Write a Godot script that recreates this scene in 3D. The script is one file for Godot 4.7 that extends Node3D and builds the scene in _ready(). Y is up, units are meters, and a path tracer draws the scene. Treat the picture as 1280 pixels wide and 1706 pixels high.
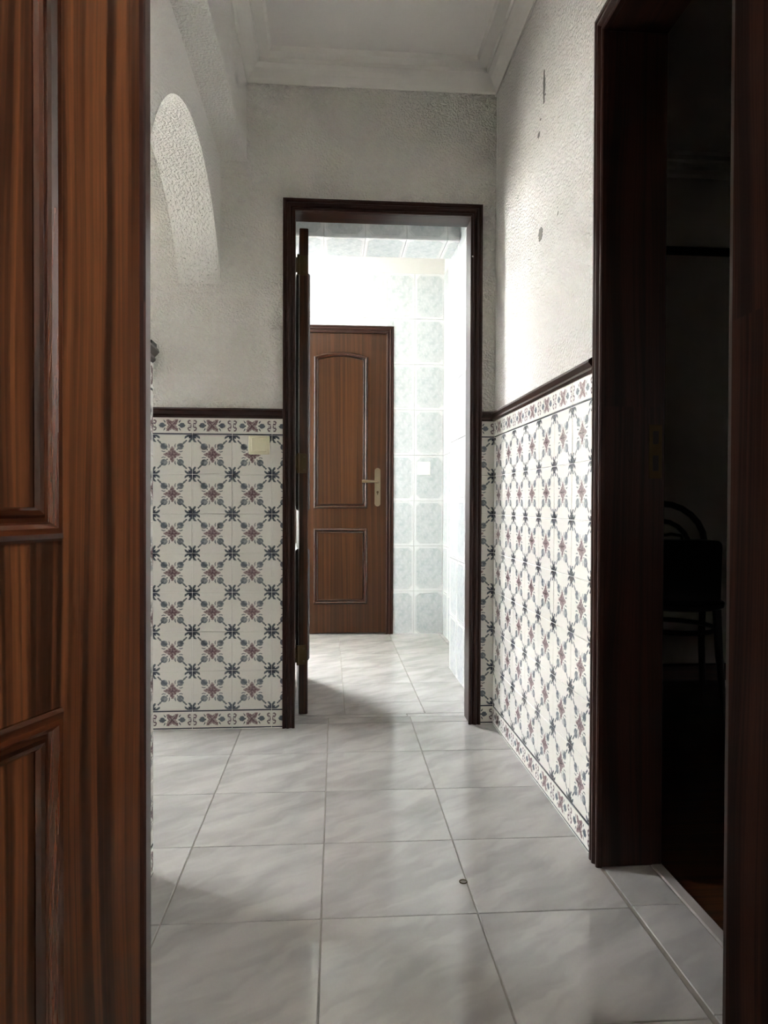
extends Node3D
# A tiled flat corridor seen through an open wooden door. Metres, y up.
# Back wall of the corridor is z = 0, the camera stands at z = 2.77, x = 0.

const XR := 0.651      # corridor face of the right wall
const XL := -0.414     # corridor face of the left (arched) wall
const XLB := -0.571    # hall face of the left wall
const H := 2.55        # ceiling
const ZE := 1.905      # corridor face of the wall with the near door
const ZK := -1.945     # far wall of the kitchen
const XK := 0.762      # right wall of the kitchen
var M := {}
var used := {}
var rng := RandomNumberGenerator.new()
var grain := 1

# ------------------------------------------------------------------ naming
func numbered(n: String) -> String:
	if not used.has(n):
		used[n] = 0
		return n
	used[n] += 1
	return "%s_%03d" % [n, used[n]]

func node(called: String, parent: Node, at := Vector3.ZERO) -> Node3D:
	var o := Node3D.new()
	o.name = numbered(called) if parent == self else called
	parent.add_child(o, true)
	o.position = at
	return o

func tag(o: Node, label: String, category := "", group := "", kind := "") -> Node:
	o.set_meta("label", label)
	if category != "":
		o.set_meta("category", category)
	if group != "":
		o.set_meta("group", group)
	if kind != "":
		o.set_meta("kind", kind)
	return o

func inst(called: String, mesh: Mesh, m: Material, parent: Node, at := Vector3.ZERO) -> MeshInstance3D:
	var o := MeshInstance3D.new()
	o.name = numbered(called) if parent == self else called
	o.mesh = mesh
	if m:
		o.material_override = m
	parent.add_child(o, true)
	o.position = at
	return o

func obj(called: String, st: SurfaceTool, m: Material, parent: Node = self, at := Vector3.ZERO) -> MeshInstance3D:
	return inst(called, st.commit(), m, parent, at)

func struct(called: String, st: SurfaceTool, m: Material, label: String) -> MeshInstance3D:
	var o := obj(called, st, m, self)
	tag(o, label, "", "", "structure")
	return o

# ------------------------------------------------------------------ shapes
func mb() -> SurfaceTool:
	var st := SurfaceTool.new()
	st.begin(Mesh.PRIMITIVE_TRIANGLES)
	return st

func uvof(p: Vector3, n: Vector3) -> Vector2:
	var a := (grain + 1) % 3
	var b := (grain + 2) % 3
	if absf(n[grain]) > 0.8:
		return Vector2(p[a], p[b])
	if absf(n[a]) > absf(n[b]):
		return Vector2(p[b], p[grain])
	return Vector2(p[a], p[grain])

func vert(st: SurfaceTool, p: Vector3, n: Vector3, uv: Vector2) -> void:
	st.set_normal(n)
	st.set_uv(uv)
	st.add_vertex(p)

func tri(st: SurfaceTool, a: Vector3, b: Vector3, c: Vector3, n: Vector3, uvs = null) -> void:
	var ua: Vector2
	var ub: Vector2
	var uc: Vector2
	if uvs == null:
		ua = uvof(a, n); ub = uvof(b, n); uc = uvof(c, n)
	else:
		ua = uvs[0]; ub = uvs[1]; uc = uvs[2]
	if (b - a).cross(c - a).dot(n) > 0.0:
		vert(st, a, n, ua); vert(st, c, n, uc); vert(st, b, n, ub)
	else:
		vert(st, a, n, ua); vert(st, b, n, ub); vert(st, c, n, uc)

func quad(st: SurfaceTool, a: Vector3, b: Vector3, c: Vector3, d: Vector3, n: Vector3, uvs = null) -> void:
	if uvs == null:
		tri(st, a, b, c, n); tri(st, a, c, d, n)
	else:
		tri(st, a, b, c, n, [uvs[0], uvs[1], uvs[2]]); tri(st, a, c, d, n, [uvs[0], uvs[2], uvs[3]])

func bx(st: SurfaceTool, lo: Vector3, hi: Vector3, ch := 0.0) -> void:
	var c := (lo + hi) * 0.5
	var h := (hi - lo) * 0.5
	var P := func(s: Vector3, k: int) -> Vector3:
		var v := Vector3.ZERO
		for i in 3:
			v[i] = c[i] + s[i] * (h[i] if i == k else h[i] - ch)
		return v
	for k in 3:
		var i := (k + 1) % 3
		var j := (k + 2) % 3
		for sg in [-1.0, 1.0]:
			var n := Vector3.ZERO
			n[k] = sg
			var q := []
			for t in [[-1, -1], [1, -1], [1, 1], [-1, 1]]:
				var s := Vector3.ZERO
				s[k] = sg; s[i] = t[0]; s[j] = t[1]
				q.append(P.call(s, k))
			quad(st, q[0], q[1], q[2], q[3], n)
	if ch <= 0.0:
		return
	for k in 3:
		var i := (k + 1) % 3
		var j := (k + 2) % 3
		for si in [-1.0, 1.0]:
			for sj in [-1.0, 1.0]:
				var s0 := Vector3.ZERO
				var s1 := Vector3.ZERO
				s0[k] = -1; s0[i] = si; s0[j] = sj
				s1[k] = 1; s1[i] = si; s1[j] = sj
				var n := Vector3.ZERO
				n[i] = si; n[j] = sj
				quad(st, P.call(s0, i), P.call(s1, i), P.call(s1, j), P.call(s0, j), n.normalized())
	for sx in [-1.0, 1.0]:
		for sy in [-1.0, 1.0]:
			for sz in [-1.0, 1.0]:
				var s := Vector3(sx, sy, sz)
				tri(st, P.call(s, 0), P.call(s, 1), P.call(s, 2), s.normalized())

# prism over a flat outline; ex, ey span the outline's plane, ez points to the far side
func prism(st: SurfaceTool, pts: PackedVector2Array, o: Vector3, ex: Vector3, ey: Vector3, ez: Vector3) -> void:
	var q := pts
	if Geometry2D.is_polygon_clockwise(q):
		q = q.duplicate()
		q.reverse()
	var idx := Geometry2D.triangulate_polygon(q)
	var nz := ez.normalized()
	for t in range(0, idx.size(), 3):
		var v := []
		for k in 3:
			var p: Vector2 = q[idx[t + k]]
			v.append(o + ex * p.x + ey * p.y)
		tri(st, v[0], v[1], v[2], -nz)
		tri(st, v[0] + ez, v[1] + ez, v[2] + ez, nz)
	for i in q.size():
		var a: Vector2 = q[i]
		var b: Vector2 = q[(i + 1) % q.size()]
		var e := (b - a).normalized()
		var n := (ex * e.y - ey * e.x).normalized()
		var A := o + ex * a.x + ey * a.y
		var B := o + ex * b.x + ey * b.y
		quad(st, A, B, B + ez, A + ez, n)

# moulding: profile (x = sideways from the path, y = along up) swept along a flat path with mitres
func sweep(st: SurfaceTool, path: Array, prof: Array, closed: bool, up: Vector3, flip := false) -> void:
	var n := path.size()
	var sides := []
	for i in n:
		var d0 := Vector3.ZERO
		var d1 := Vector3.ZERO
		if i > 0 or closed:
			d0 = (path[i] - path[(i + n - 1) % n]).normalized()
		if i < n - 1 or closed:
			d1 = (path[(i + 1) % n] - path[i]).normalized()
		if d0 == Vector3.ZERO: d0 = d1
		if d1 == Vector3.ZERO: d1 = d0
		var s0 := up.cross(d0)
		var s1 := up.cross(d1)
		if flip:
			s0 = -s0; s1 = -s1
		var m := (s0 + s1).normalized()
		sides.append(m / maxf(0.2, m.dot(s0)))
	var area := 0.0
	for j in prof.size():
		var a: Vector2 = prof[j]
		var b: Vector2 = prof[(j + 1) % prof.size()]
		area += a.x * b.y - b.x * a.y
	var os := 1.0 if area > 0.0 else -1.0
	var run := 0.0
	for i in (n if closed else n - 1):
		var i2 := (i + 1) % n
		var L: float = (path[i2] - path[i]).length()
		var dirv: Vector3 = (path[i2] - path[i]).normalized()
		var sd := up.cross(dirv)
		if flip: sd = -sd
		var u := 0.0
		for j in prof.size() - 1:
			var a: Vector2 = prof[j]
			var b: Vector2 = prof[j + 1]
			var e := (b - a)
			var nn := (sd * e.y - up * e.x).normalized() * os
			var A: Vector3 = path[i] + sides[i] * a.x + up * a.y
			var B: Vector3 = path[i] + sides[i] * b.x + up * b.y
			var C: Vector3 = path[i2] + sides[i2] * b.x + up * b.y
			var D: Vector3 = path[i2] + sides[i2] * a.x + up * a.y
			var u2 := u + e.length()
			quad(st, A, B, C, D, nn, [Vector2(u, run), Vector2(u2, run), Vector2(u2, run + L), Vector2(u, run + L)])
			u = u2
		run += L
	if not closed:
		var poly := PackedVector2Array(prof)
		var idx := Geometry2D.triangulate_polygon(poly)
		for e in [0, n - 1]:
			var dv: Vector3 = (path[1] - path[0]).normalized() * -1.0 if e == 0 else (path[n - 1] - path[n - 2]).normalized()
			for t in range(0, idx.size(), 3):
				var v := []
				for k in 3:
					var p: Vector2 = poly[idx[t + k]]
					v.append(path[e] + sides[e] * p.x + up * p.y)
				tri(st, v[0], v[1], v[2], dv)

func tube(st: SurfaceTool, path: Array, rad: Array, seg := 10, closed := false) -> void:
	var n := path.size()
	var rings := []
	var nrm := []
	var ref := Vector3.UP
	for i in n:
		var d: Vector3
		if closed:
			d = (path[(i + 1) % n] - path[(i + n - 1) % n]).normalized()
		else:
			d = (path[mini(i + 1, n - 1)] - path[maxi(i - 1, 0)]).normalized()
		if i == 0 and absf(d.dot(ref)) > 0.9:
			ref = Vector3.RIGHT
		var a := (ref - d * ref.dot(d)).normalized()
		ref = a
		var b := d.cross(a)
		var R := []
		var N := []
		for k in seg:
			var t := TAU * k / seg
			var nn := a * cos(t) + b * sin(t)
			R.append(path[i] + nn * rad[i % rad.size()])
			N.append(nn)
		rings.append(R); nrm.append(N)
	for i in (n if closed else n - 1):
		var i2 := (i + 1) % n
		for k in seg:
			var k2 := (k + 1) % seg
			var a: Vector3 = rings[i][k]
			var b: Vector3 = rings[i][k2]
			var c: Vector3 = rings[i2][k2]
			var d: Vector3 = rings[i2][k]
			var uv0 := Vector2(k * 0.01, i * 0.02)
			for t in [[a, nrm[i][k]], [c, nrm[i2][k2]], [b, nrm[i][k2]], [a, nrm[i][k]], [d, nrm[i2][k]], [c, nrm[i2][k2]]]:
				vert(st, t[0], t[1], uv0)
	if not closed:
		for e in [0, n - 1]:
			var dv: Vector3 = (path[0] - path[1]).normalized() if e == 0 else (path[n - 1] - path[n - 2]).normalized()
			for k in seg:
				tri(st, path[e], rings[e][k], rings[e][(k + 1) % seg], dv)

func lathe(st: SurfaceTool, prof: Array, c: Vector3, seg := 28) -> void:
	for j in prof.size() - 1:
		var a: Vector2 = prof[j]
		var b: Vector2 = prof[j + 1]
		var e := (b - a).normalized()
		for k in seg:
			var t0 := TAU * k / seg
			var t1 := TAU * (k + 1) / seg
			var r0 := Vector3(cos(t0), 0, sin(t0))
			var r1 := Vector3(cos(t1), 0, sin(t1))
			var n := ((r0 + r1).normalized() * e.y - Vector3.UP * e.x).normalized()
			var A := c + r0 * a.x + Vector3.UP * a.y
			var B := c + r0 * b.x + Vector3.UP * b.y
			var C := c + r1 * b.x + Vector3.UP * b.y
			var D := c + r1 * a.x + Vector3.UP * a.y
			if a.x > 0.0001:
				tri(st, A, B, D, n)
			if b.x > 0.0001:
				tri(st, B, C, D, n)

# a glazed tile lying in the plane z = 0 (back) .. t (front), lower left corner at the origin,
# showing the part uv0..uv1 of its print
func tile_mesh(w: float, h: float, t: float, uv0 := Vector2(0, 0), uv1 := Vector2(1, 1), b := 0.0012) -> ArrayMesh:
	var st := mb()
	var F := func(x: float, y: float) -> Vector2:
		return Vector2(lerpf(uv0.x, uv1.x, x / w), lerpf(uv1.y, uv0.y, y / h))
	var o := [Vector2(0, 0), Vector2(w, 0), Vector2(w, h), Vector2(0, h)]
	var i := [Vector2(b, b), Vector2(w - b, b), Vector2(w - b, h - b), Vector2(b, h - b)]
	var fr := []
	var ed := []
	var fu := []
	var eu := []
	for k in 4:
		fr.append(Vector3(i[k].x, i[k].y, t)); fu.append(F.call(i[k].x, i[k].y))
		ed.append(Vector3(o[k].x, o[k].y, t - b * 0.7)); eu.append(F.call(o[k].x, o[k].y))
	quad(st, fr[0], fr[1], fr[2], fr[3], Vector3.BACK, fu)
	var ns := [Vector3(0, -1, 1), Vector3(1, 0, 1), Vector3(0, 1, 1), Vector3(-1, 0, 1)]
	for k in 4:
		var k2 := (k + 1) % 4
		quad(st, ed[k], ed[k2], fr[k2], fr[k], ns[k].normalized(), [eu[k], eu[k2], fu[k2], fu[k]])
		var nn: Vector3 = ns[k] - Vector3.BACK
		quad(st, Vector3(ed[k].x, ed[k].y, 0), Vector3(ed[k2].x, ed[k2].y, 0), ed[k2], ed[k], nn, [eu[k], eu[k2], eu[k2], eu[k]])
	st.generate_tangents()
	return st.commit()

# ------------------------------------------------------------------ textures
func sm(a: float, b: float, x: float) -> float:
	return smoothstep(a, b, x)

func ink(c: Color, k: Color, amt: float) -> Color:
	return c.lerp(k, clampf(amt, 0.0, 1.0))

func seg_d(p: Vector2, a: Vector2, b: Vector2) -> float:
	var ab := b - a
	var t := clampf((p - a).dot(ab) / ab.length_squared(), 0.0, 1.0)
	return (p - a - ab * t).length()

func noise(s: int, f: float, oct := 3) -> FastNoiseLite:
	var n := FastNoiseLite.new()
	n.seed = s
	n.noise_type = FastNoiseLite.TYPE_SIMPLEX
	n.frequency = f
	n.fractal_octaves = oct
	return n

func tex(img: Image) -> ImageTexture:
	img.generate_mipmaps()
	return ImageTexture.create_from_image(img)

const GLAZE := Color(0.865, 0.852, 0.825)
const MAUVE := Color(0.455, 0.36, 0.375)
const BLUE := Color(0.315, 0.345, 0.385)
const NAVY := Color(0.20, 0.215, 0.275)

func azulejo_image() -> Image:
	var S := 256
	var img := Image.create_empty(S, S, false, Image.FORMAT_RGB8)
	var nz := noise(5, 0.03)
	var w := 0.006
	for y in S:
		for x in S:
			var fx := (x + 0.5) / S
			var fy := (y + 0.5) / S
			var wob := nz.get_noise_2d(x * 2.2, y * 2.2) * 0.012
			var a0 := absf(fx - 0.5) + wob
			var b0 := absf(fy - 0.5) + wob * 0.5
			var a := maxf(a0, b0)
			var b := minf(a0, b0)
			var d := (a + b) * 0.70711
			var e := (a - b) * 0.70711
			var c := GLAZE
			# flower: four pointed petals on the axes, four short ones between
			var pet := 0.088 * pow(clampf(1.0 - a / 0.215, 0.0, 1.0), 0.62) + 0.006 * sin(a * 140.0)
			var fl := sm(w, -w, b - pet) * sm(0.22, 0.21, a)
			var dp := 0.060 * pow(clampf(1.0 - d / 0.128, 0.0, 1.0), 0.5) + 0.004 * sin(d * 160.0)
			fl = maxf(fl, sm(w, -w, e - dp) * sm(0.135, 0.125, d))
			var tone := 0.78 + 0.5 * nz.get_noise_2d(x * 1.5 + 300, y * 1.5)
			c = ink(c, MAUVE, fl * clampf(tone, 0.45, 1.0))
			c = ink(c, Color(0.30, 0.20, 0.24), fl * sm(0.010, 0.004, b) * sm(0.18, 0.1, a) * 0.8)
			c = ink(c, Color(0.30, 0.20, 0.24), fl * sm(0.008, 0.003, e) * 0.6)
			# buds on the diagonals
			var r := Vector2(a - 0.205, b - 0.205).length()
			var bud := sm(w, -w, r - 0.083)
			var tip := 0.062 * (1.0 - clampf((d - 0.29) / 0.12, 0.0, 1.0))
			if d > 0.29:
				bud = maxf(bud, sm(w, -w, e - tip) * sm(0.415, 0.405, d))
			var st := 0.85 + 0.25 * sin(e * 260.0)
			c = ink(c, BLUE, bud * clampf(st * (0.9 + 0.5 * nz.get_noise_2d(x + 90, y + 40)), 0.3, 1.0))
			# dots, strokes
			c = ink(c, NAVY, sm(0.02, 0.012, Vector2(a - 0.128, b - 0.128).length()) * 0.9)
			c = ink(c, BLUE * 0.9, sm(0.013, 0.006, seg_d(Vector2(a, b), Vector2(0.175, 0.075), Vector2(0.22, 0.07))) * 0.9)
			c = ink(c, BLUE * 0.9, sm(0.013, 0.006, seg_d(Vector2(a, b), Vector2(0.22, 0.07), Vector2(0.26, 0.085))) * 0.9)
			# stem dashes towards the corner
			c = ink(c, BLUE * 0.8, sm(0.012, 0.006, seg_d(Vector2(a, b), Vector2(0.295, 0.28), Vector2(0.33, 0.315))) * 0.9)
			c = ink(c, NAVY, sm(0.018, 0.009, seg_d(Vector2(a, b), Vector2(0.335, 0.335), Vector2(0.36, 0.35))) * 0.8)
			# quarter rosette in the corner
			var p := 0.5 - a
			var q := 0.5 - b
			var cd := (p + q) * 0.70711
			var ce := absf(q - p) * 0.70711
			var leaf := 0.030 * sin(clampf(cd / 0.12, 0.0, 1.0) * PI) + 0.004
			c = ink(c, NAVY, sm(w, -w, ce - leaf) * sm(0.125, 0.115, cd) * 0.95)
			var k1 := seg_d(Vector2(p, q), Vector2(0.014, 0.04), Vector2(0.022, 0.105))
			var k2 := seg_d(Vector2(p, q), Vector2(0.022, 0.105), Vector2(0.058, 0.160))
			var k3 := seg_d(Vector2(p, q), Vector2(0.060, 0.160), Vector2(0.082, 0.172))
			c = ink(c, NAVY, sm(0.026, 0.016, k1) * 0.9)
			c = ink(c, BLUE * 0.85, sm(0.030, 0.019, k2) * 0.92)
			c = ink(c, BLUE, sm(0.017, 0.009, k3) * 0.85)
			img.set_pixel(x, y, c)
	return img

func border_image() -> Image:
	var W := 256
	var HH := 116
	var img := Image.create_empty(W, HH, false, Image.FORMAT_RGB8)
	var nz := noise(9, 0.03)
	var w := 0.006
	for y in HH:
		for x in W:
			var fx := (x + 0.5) / W
			var fy := (y + 0.5) / W
			var vh := float(HH) / W
			var wob := nz.get_noise_2d(x * 2.0, y * 2.0) * 0.012
			var a := absf(fx - 0.5) + wob
			var b := absf(fy - vh * 0.5) + wob * 0.5
			var c := GLAZE
			var d := (a + b) * 0.70711
			var e := absf(a - b) * 0.70711
			var pt := 0.082 * sqrt(clampf(1.0 - d / 0.2, 0.0, 1.0)) * sm(-0.02, 0.05, d) + 0.008 * sin(d * 130.0)
			var fl := sm(w, -w, e - pt) * sm(0.205, 0.19, d)
			var tone := 0.8 + 0.5 * nz.get_noise_2d(x * 1.4 + 70, y * 1.4)
			c = ink(c, MAUVE, fl * clampf(tone, 0.45, 1.0))
			c = ink(c, Color(0.28, 0.19, 0.23), sm(0.012, 0.004, e) * sm(0.17, 0.1, d) * 0.8)
			# buds left and right of the flower
			var r := Vector2((a - 0.25) * 0.95, b).length()
			var bud := sm(w, -w, r - 0.064)
			if a > 0.25:
				bud = maxf(bud, sm(w, -w, b - 0.045 * (1.0 - (a - 0.26) / 0.085)) * sm(0.345, 0.335, a))
			c = ink(c, BLUE, bud * 0.92)
			c = ink(c, NAVY, sm(0.02, 0.012, Vector2(a - 0.17, b).length()))
			# hooks around the buds
			var hk := absf(Vector2(a - 0.27, b - 0.045).length() - 0.095)
			c = ink(c, BLUE * 0.75, sm(0.018, 0.009, hk) * sm(0.23, 0.2, a) * sm(0.06, 0.075, b) * 0.9)
			# curls at the ends
			var q := 0.5 - a
			var cr := absf(Vector2(q - 0.055, b - 0.085).length() - 0.038)
			c = ink(c, Color(0.40, 0.33, 0.36), sm(0.022, 0.013, cr) * sm(0.02, 0.05, q) * 0.9)
			var cr2 := absf(Vector2(q - 0.055, b - 0.02).length() - 0.03)
			c = ink(c, Color(0.36, 0.30, 0.34), sm(0.015, 0.008, cr2) * sm(0.085, 0.07, q) * 0.8)
			# lines along both edges
			var el := minf(fy, vh - fy)
			c = ink(c, NAVY * 0.9, sm(0.034, 0.026, el))
			img.set_pixel(x, y, c)
	return img

# relief tile of the kitchen: octagonal double frame round a marbled field
func kitchen_images() -> Array:
	var W := 128
	var HH := 192
	var img := Image.create_empty(W, HH, false, Image.FORMAT_RGB8)
	var hm := Image.create_empty(W, HH, false, Image.FORMAT_RGB8)
	var nz := noise(21, 0.022, 4)
	var n2 := noise(22, 0.05, 3)
	for y in HH:
		for x in W:
			var px := (x + 0.5) / W * 0.2
			var py := (y + 0.5) / HH * 0.3
			var ax := 0.1 - absf(px - 0.1)
			var ay := 0.15 - absf(py - 0.15)
			var m := minf(minf(ax, ay), (ax + ay - 0.034) * 0.7071)
			var inside := sm(0.016, 0.020, m)
			var c := Color(0.84, 0.85, 0.85)
			var vein := nz.get_noise_2d(x, y)
			var fw := clampf(n2.get_noise_2d(x * 1.2, y) * 1.6, 0.0, 1.0)
			var f := Color(0.745, 0.765, 0.77).lerp(Color(0.69, 0.72, 0.73), clampf(vein * 1.2 + 0.2, 0.0, 1.0)).lerp(Color(0.80, 0.815, 0.82), fw * 0.6)
			c = c.lerp(f, inside)
			var line := maxf(sm(0.0020, 0.0008, absf(m - 0.017)), sm(0.0018, 0.0006, absf(m - 0.011)))
			c = c.lerp(Color(0.70, 0.72, 0.72), line * 0.4)
			img.set_pixel(x, y, c)
			var hh := 0.5 + 0.4 * sm(0.0035, 0.0, absf(m - 0.014)) - 0.12 * inside + 0.12 * fw * inside
			hm.set_pixel(x, y, Color(hh, hh, hh))
	return [img, hm]

func wood_image(seed0: int, dark: Color, mid: Color, light: Color, W := 512, HH := 1024) -> Image:
	var img := Image.create_empty(W, HH, false, Image.FORMAT_RGB8)
	var n1 := noise(seed0, 0.012, 3)
	var n2 := noise(seed0 + 1, 0.05, 2)
	var n3 := noise(seed0 + 2, 0.004, 2)
	for y in HH:
		for x in W:
			var wx := x + 26.0 * n3.get_noise_2d(x * 0.5, y * 0.22) + 5.0 * n3.get_noise_2d(x * 2.0 + 50, y * 0.6)
			var s := n1.get_noise_2d(wx * 2.6, y * 0.06) * 1.25
			var f := n2.get_noise_2d(wx * 3.2, y * 0.05)
			var pore := n2.get_noise_2d(x * 9.0 + 1000, y * 0.5)
			var t := 0.5 + s * 0.75 + f * 0.4
			var c := dark.lerp(mid, clampf(t * 2.0, 0.0, 1.0)) if t < 0.5 else mid.lerp(light, clampf(t * 2.0 - 1.0, 0.0, 1.0))
			c = c * (1.0 + 0.10 * pore)
			c.a = 1.0
			img.set_pixel(x, y, c)
	return img

func marble_image() -> Image:
	var S := 768
	var img := Image.create_empty(S, S, false, Image.FORMAT_RGB8)
	var n1 := noise(31, 0.006, 4)
	var n2 := noise(32, 0.010, 3)
	var n3 := noise(33, 0.02, 3)
	for y in S:
		for x in S:
			var u := x * 0.82 - y * 0.57
			var v := x * 0.57 + y * 0.82
			var cl := n1.get_noise_2d(u * 0.7, v * 1.5)
			var streak := n2.get_noise_2d(u * 0.45 + 500, v * 2.2 + 18.0 * n3.get_noise_2d(x * 0.6, y * 0.6))
			var vein := sm(0.12, 0.70, streak)
			var c := Color(0.685, 0.672, 0.658).lerp(Color(0.62, 0.61, 0.60), clampf(cl * 1.3 + 0.35, 0.0, 1.0))
			c = c.lerp(Color(0.47, 0.465, 0.465), vein * 0.16)
			c = c.lerp(Color(0.73, 0.715, 0.70), sm(0.1, 0.6, -streak) * 0.4)
			img.set_pixel(x, y, c)
	return img

func plaster_height() -> ImageTexture:
	var n := noise(41, 0.045, 2)
	var img := n.get_seamless_image(512, 512)
	img.convert(Image.FORMAT_RGBA8)
	img.bump_map_to_normal_map(9.0)
	return tex(img)

func std(c: Color, rough := 0.6, metal := 0.0) -> StandardMaterial3D:
	var m := StandardMaterial3D.new()
	m.albedo_color = c
	m.roughness = rough
	m.metallic = metal
	return m

func make_materials() -> void:
	var ph := plaster_height()
	var p := std(Color(0.885, 0.872, 0.85), 0.32)
	p.uv1_triplanar = true
	p.uv1_world_triplanar = true
	p.uv1_scale = Vector3.ONE * 3.3
	p.normal_enabled = true
	p.normal_texture = ph
	p.normal_scale = 1.1
	M.plaster = p
	M.smooth = std(Color(0.865, 0.855, 0.83), 0.5)
	M.kitchen_wall = std(Color(0.78, 0.78, 0.765), 0.5)
	M.ceiling = std(Color(0.865, 0.855, 0.835), 0.7)
	M.grout = std(Color(0.93, 0.92, 0.90), 0.8)
	M.floor_grout = std(Color(0.55, 0.53, 0.50), 0.85)
	var az := std(Color.WHITE, 0.16)
	az.albedo_texture = tex(azulejo_image())
	M.azulejo = az
	var bo := std(Color.WHITE, 0.16)
	bo.albedo_texture = tex(border_image())
	M.border = bo
	var ki := kitchen_images()
	var kt := std(Color.WHITE, 0.12)
	kt.albedo_texture = tex(ki[0])
	kt.heightmap_enabled = true
	kt.heightmap_texture = tex(ki[1])
	kt.heightmap_scale = 0.25
	M.kitchen = kt
	var wd := std(Color.WHITE, 0.28)
	wd.metallic_specular = 0.36
	wd.albedo_texture = tex(wood_image(61, Color(0.112, 0.055, 0.026), Color(0.195, 0.104, 0.052), Color(0.275, 0.156, 0.082)))
	wd.uv1_scale = Vector3(1.0 / 0.42, 1.0 / 2.1, 1)
	M.wood = wd
	var wf := wd.duplicate()
	wf.albedo_texture = tex(wood_image(81, Color(0.165, 0.094, 0.049), Color(0.212, 0.124, 0.065), Color(0.262, 0.157, 0.084), 512, 512))
	wf.uv1_scale = Vector3(1.0 / 0.42, 1.0 / 2.1, 1)
	M.veneer = wf
	var wd2 := wd.duplicate()
	wd2.uv1_scale = Vector3(1.0 / 0.30, 1.0 / 1.3, 1)
	wd2.roughness = 0.2
	wd2.clearcoat_enabled = true
	wd2.clearcoat = 0.6
	wd2.clearcoat_roughness = 0.12
	wd2.albedo_color = Color(0.80, 0.72, 0.72)
	M.moulding = wd2
	var dk := std(Color.WHITE, 0.30)
	dk.metallic_specular = 0.33
	dk.albedo_texture = tex(wood_image(71, Color(0.105, 0.058, 0.046), Color(0.150, 0.083, 0.064), Color(0.200, 0.113, 0.086), 256, 512))
	dk.uv1_scale = Vector3(1.0 / 0.25, 1.0 / 1.1, 1)
	M.dark = dk
	var du := dk.duplicate()  # same dark wood; near jamb's darkness put in as lower gloss
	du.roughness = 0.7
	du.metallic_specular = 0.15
	M.dark_low_gloss = du
	var mr := std(Color.WHITE, 0.09)
	mr.albedo_texture = tex(marble_image())
	M.marble = mr
	M.sill = std(Color(0.60, 0.58, 0.56), 0.3)
	M.switch = std(Color(0.87, 0.85, 0.74), 0.35)
	M.switch_white = std(Color(0.93, 0.93, 0.90), 0.35)
	M.old_brass = std(Color(0.30, 0.25, 0.16), 0.45, 0.8)
	M.steel = std(Color(0.52, 0.48, 0.40), 0.3, 0.9)
	M.black = std(Color(0.03, 0.03, 0.03), 0.5)
	M.black_wood = std(Color(0.06, 0.045, 0.04), 0.4)
	M.cement = std(Color(0.47, 0.46, 0.44), 0.95)
	M.window = std(Color(0.88, 0.88, 0.87), 0.4)

# ------------------------------------------------------------------ wall coverings
const TP := 0.15       # pitch of the painted tiles
const ROW0 := 0.0758   # joint above the lower border
# covers a wall with painted tiles from s0 to s1; s = distance along ex from the origin o; joints at j0 + k * TP
func cover(wall: Node3D, o: Vector3, ex: Vector3, nrm: Vector3, s0: float, s1: float, j0: float, flipu := false) -> void:
	var g := 0.0018
	var bas := Basis(ex, Vector3.UP, nrm)
	var k0 := int(floor((s0 - j0) / TP))
	var cache := {}
	for k in range(k0, int(ceil((s1 - j0) / TP))):
		var a := j0 + k * TP + g * 0.5
		var b := j0 + (k + 1) * TP - g * 0.5
		var ca := maxf(a, s0)
		var cb := minf(b, s1)
		if cb - ca < 0.008:
			continue
		var u0 := (ca - a) / (b - a)
		var u1 := (cb - a) / (b - a)
		for r in 9:
			var y0 := ROW0 + (r - 1) * TP + g * 0.5
			var y1 := y0 + TP - g
			var mat: Material = M.azulejo
			if r == 0:
				y0 = 0.004; y1 = ROW0 - g * 0.5; mat = M.border
			elif r == 8:
				y0 = ROW0 + 7 * TP + g * 0.5; y1 = 1.1955; mat = M.border
			var key := "%.4f_%.4f_%d" % [u0, u1, 1 if mat == M.border else 0]
			if r == 0: key += "b"
			if not cache.has(key):
				cache[key] = tile_mesh(cb - ca, y1 - y0, 0.006, Vector2(u0, 0), Vector2(u1, 1))
			var t := inst("border_tile" if mat == M.border else "tile", cache[key], mat, wall)
			var jit := Basis(Vector3.UP, rng.randfn(0, 0.0022)) * Basis(Vector3.RIGHT, rng.randfn(0, 0.0022))
			t.transform = Transform3D(bas * jit, o + ex * ca + Vector3.UP * y0 + nrm * (0.001 + rng.randf() * 0.0004))
	# grout bed behind the tiles
	var st := mb()
	var c0 := o + ex * s0 + Vector3.UP * 0.0
	var c1 := o + ex * s1 + Vector3.UP * 1.1955 + nrm * 0.0052
	var lo := Vector3(minf(c0.x, c1.x), 0.0, minf(c0.z, c1.z))
	var hi := Vector3(maxf(c0.x, c1.x), 1.1955, maxf(c0.z, c1.z))
	bx(st, lo, hi)
	obj("grout", st, M.grout, wall)

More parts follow.
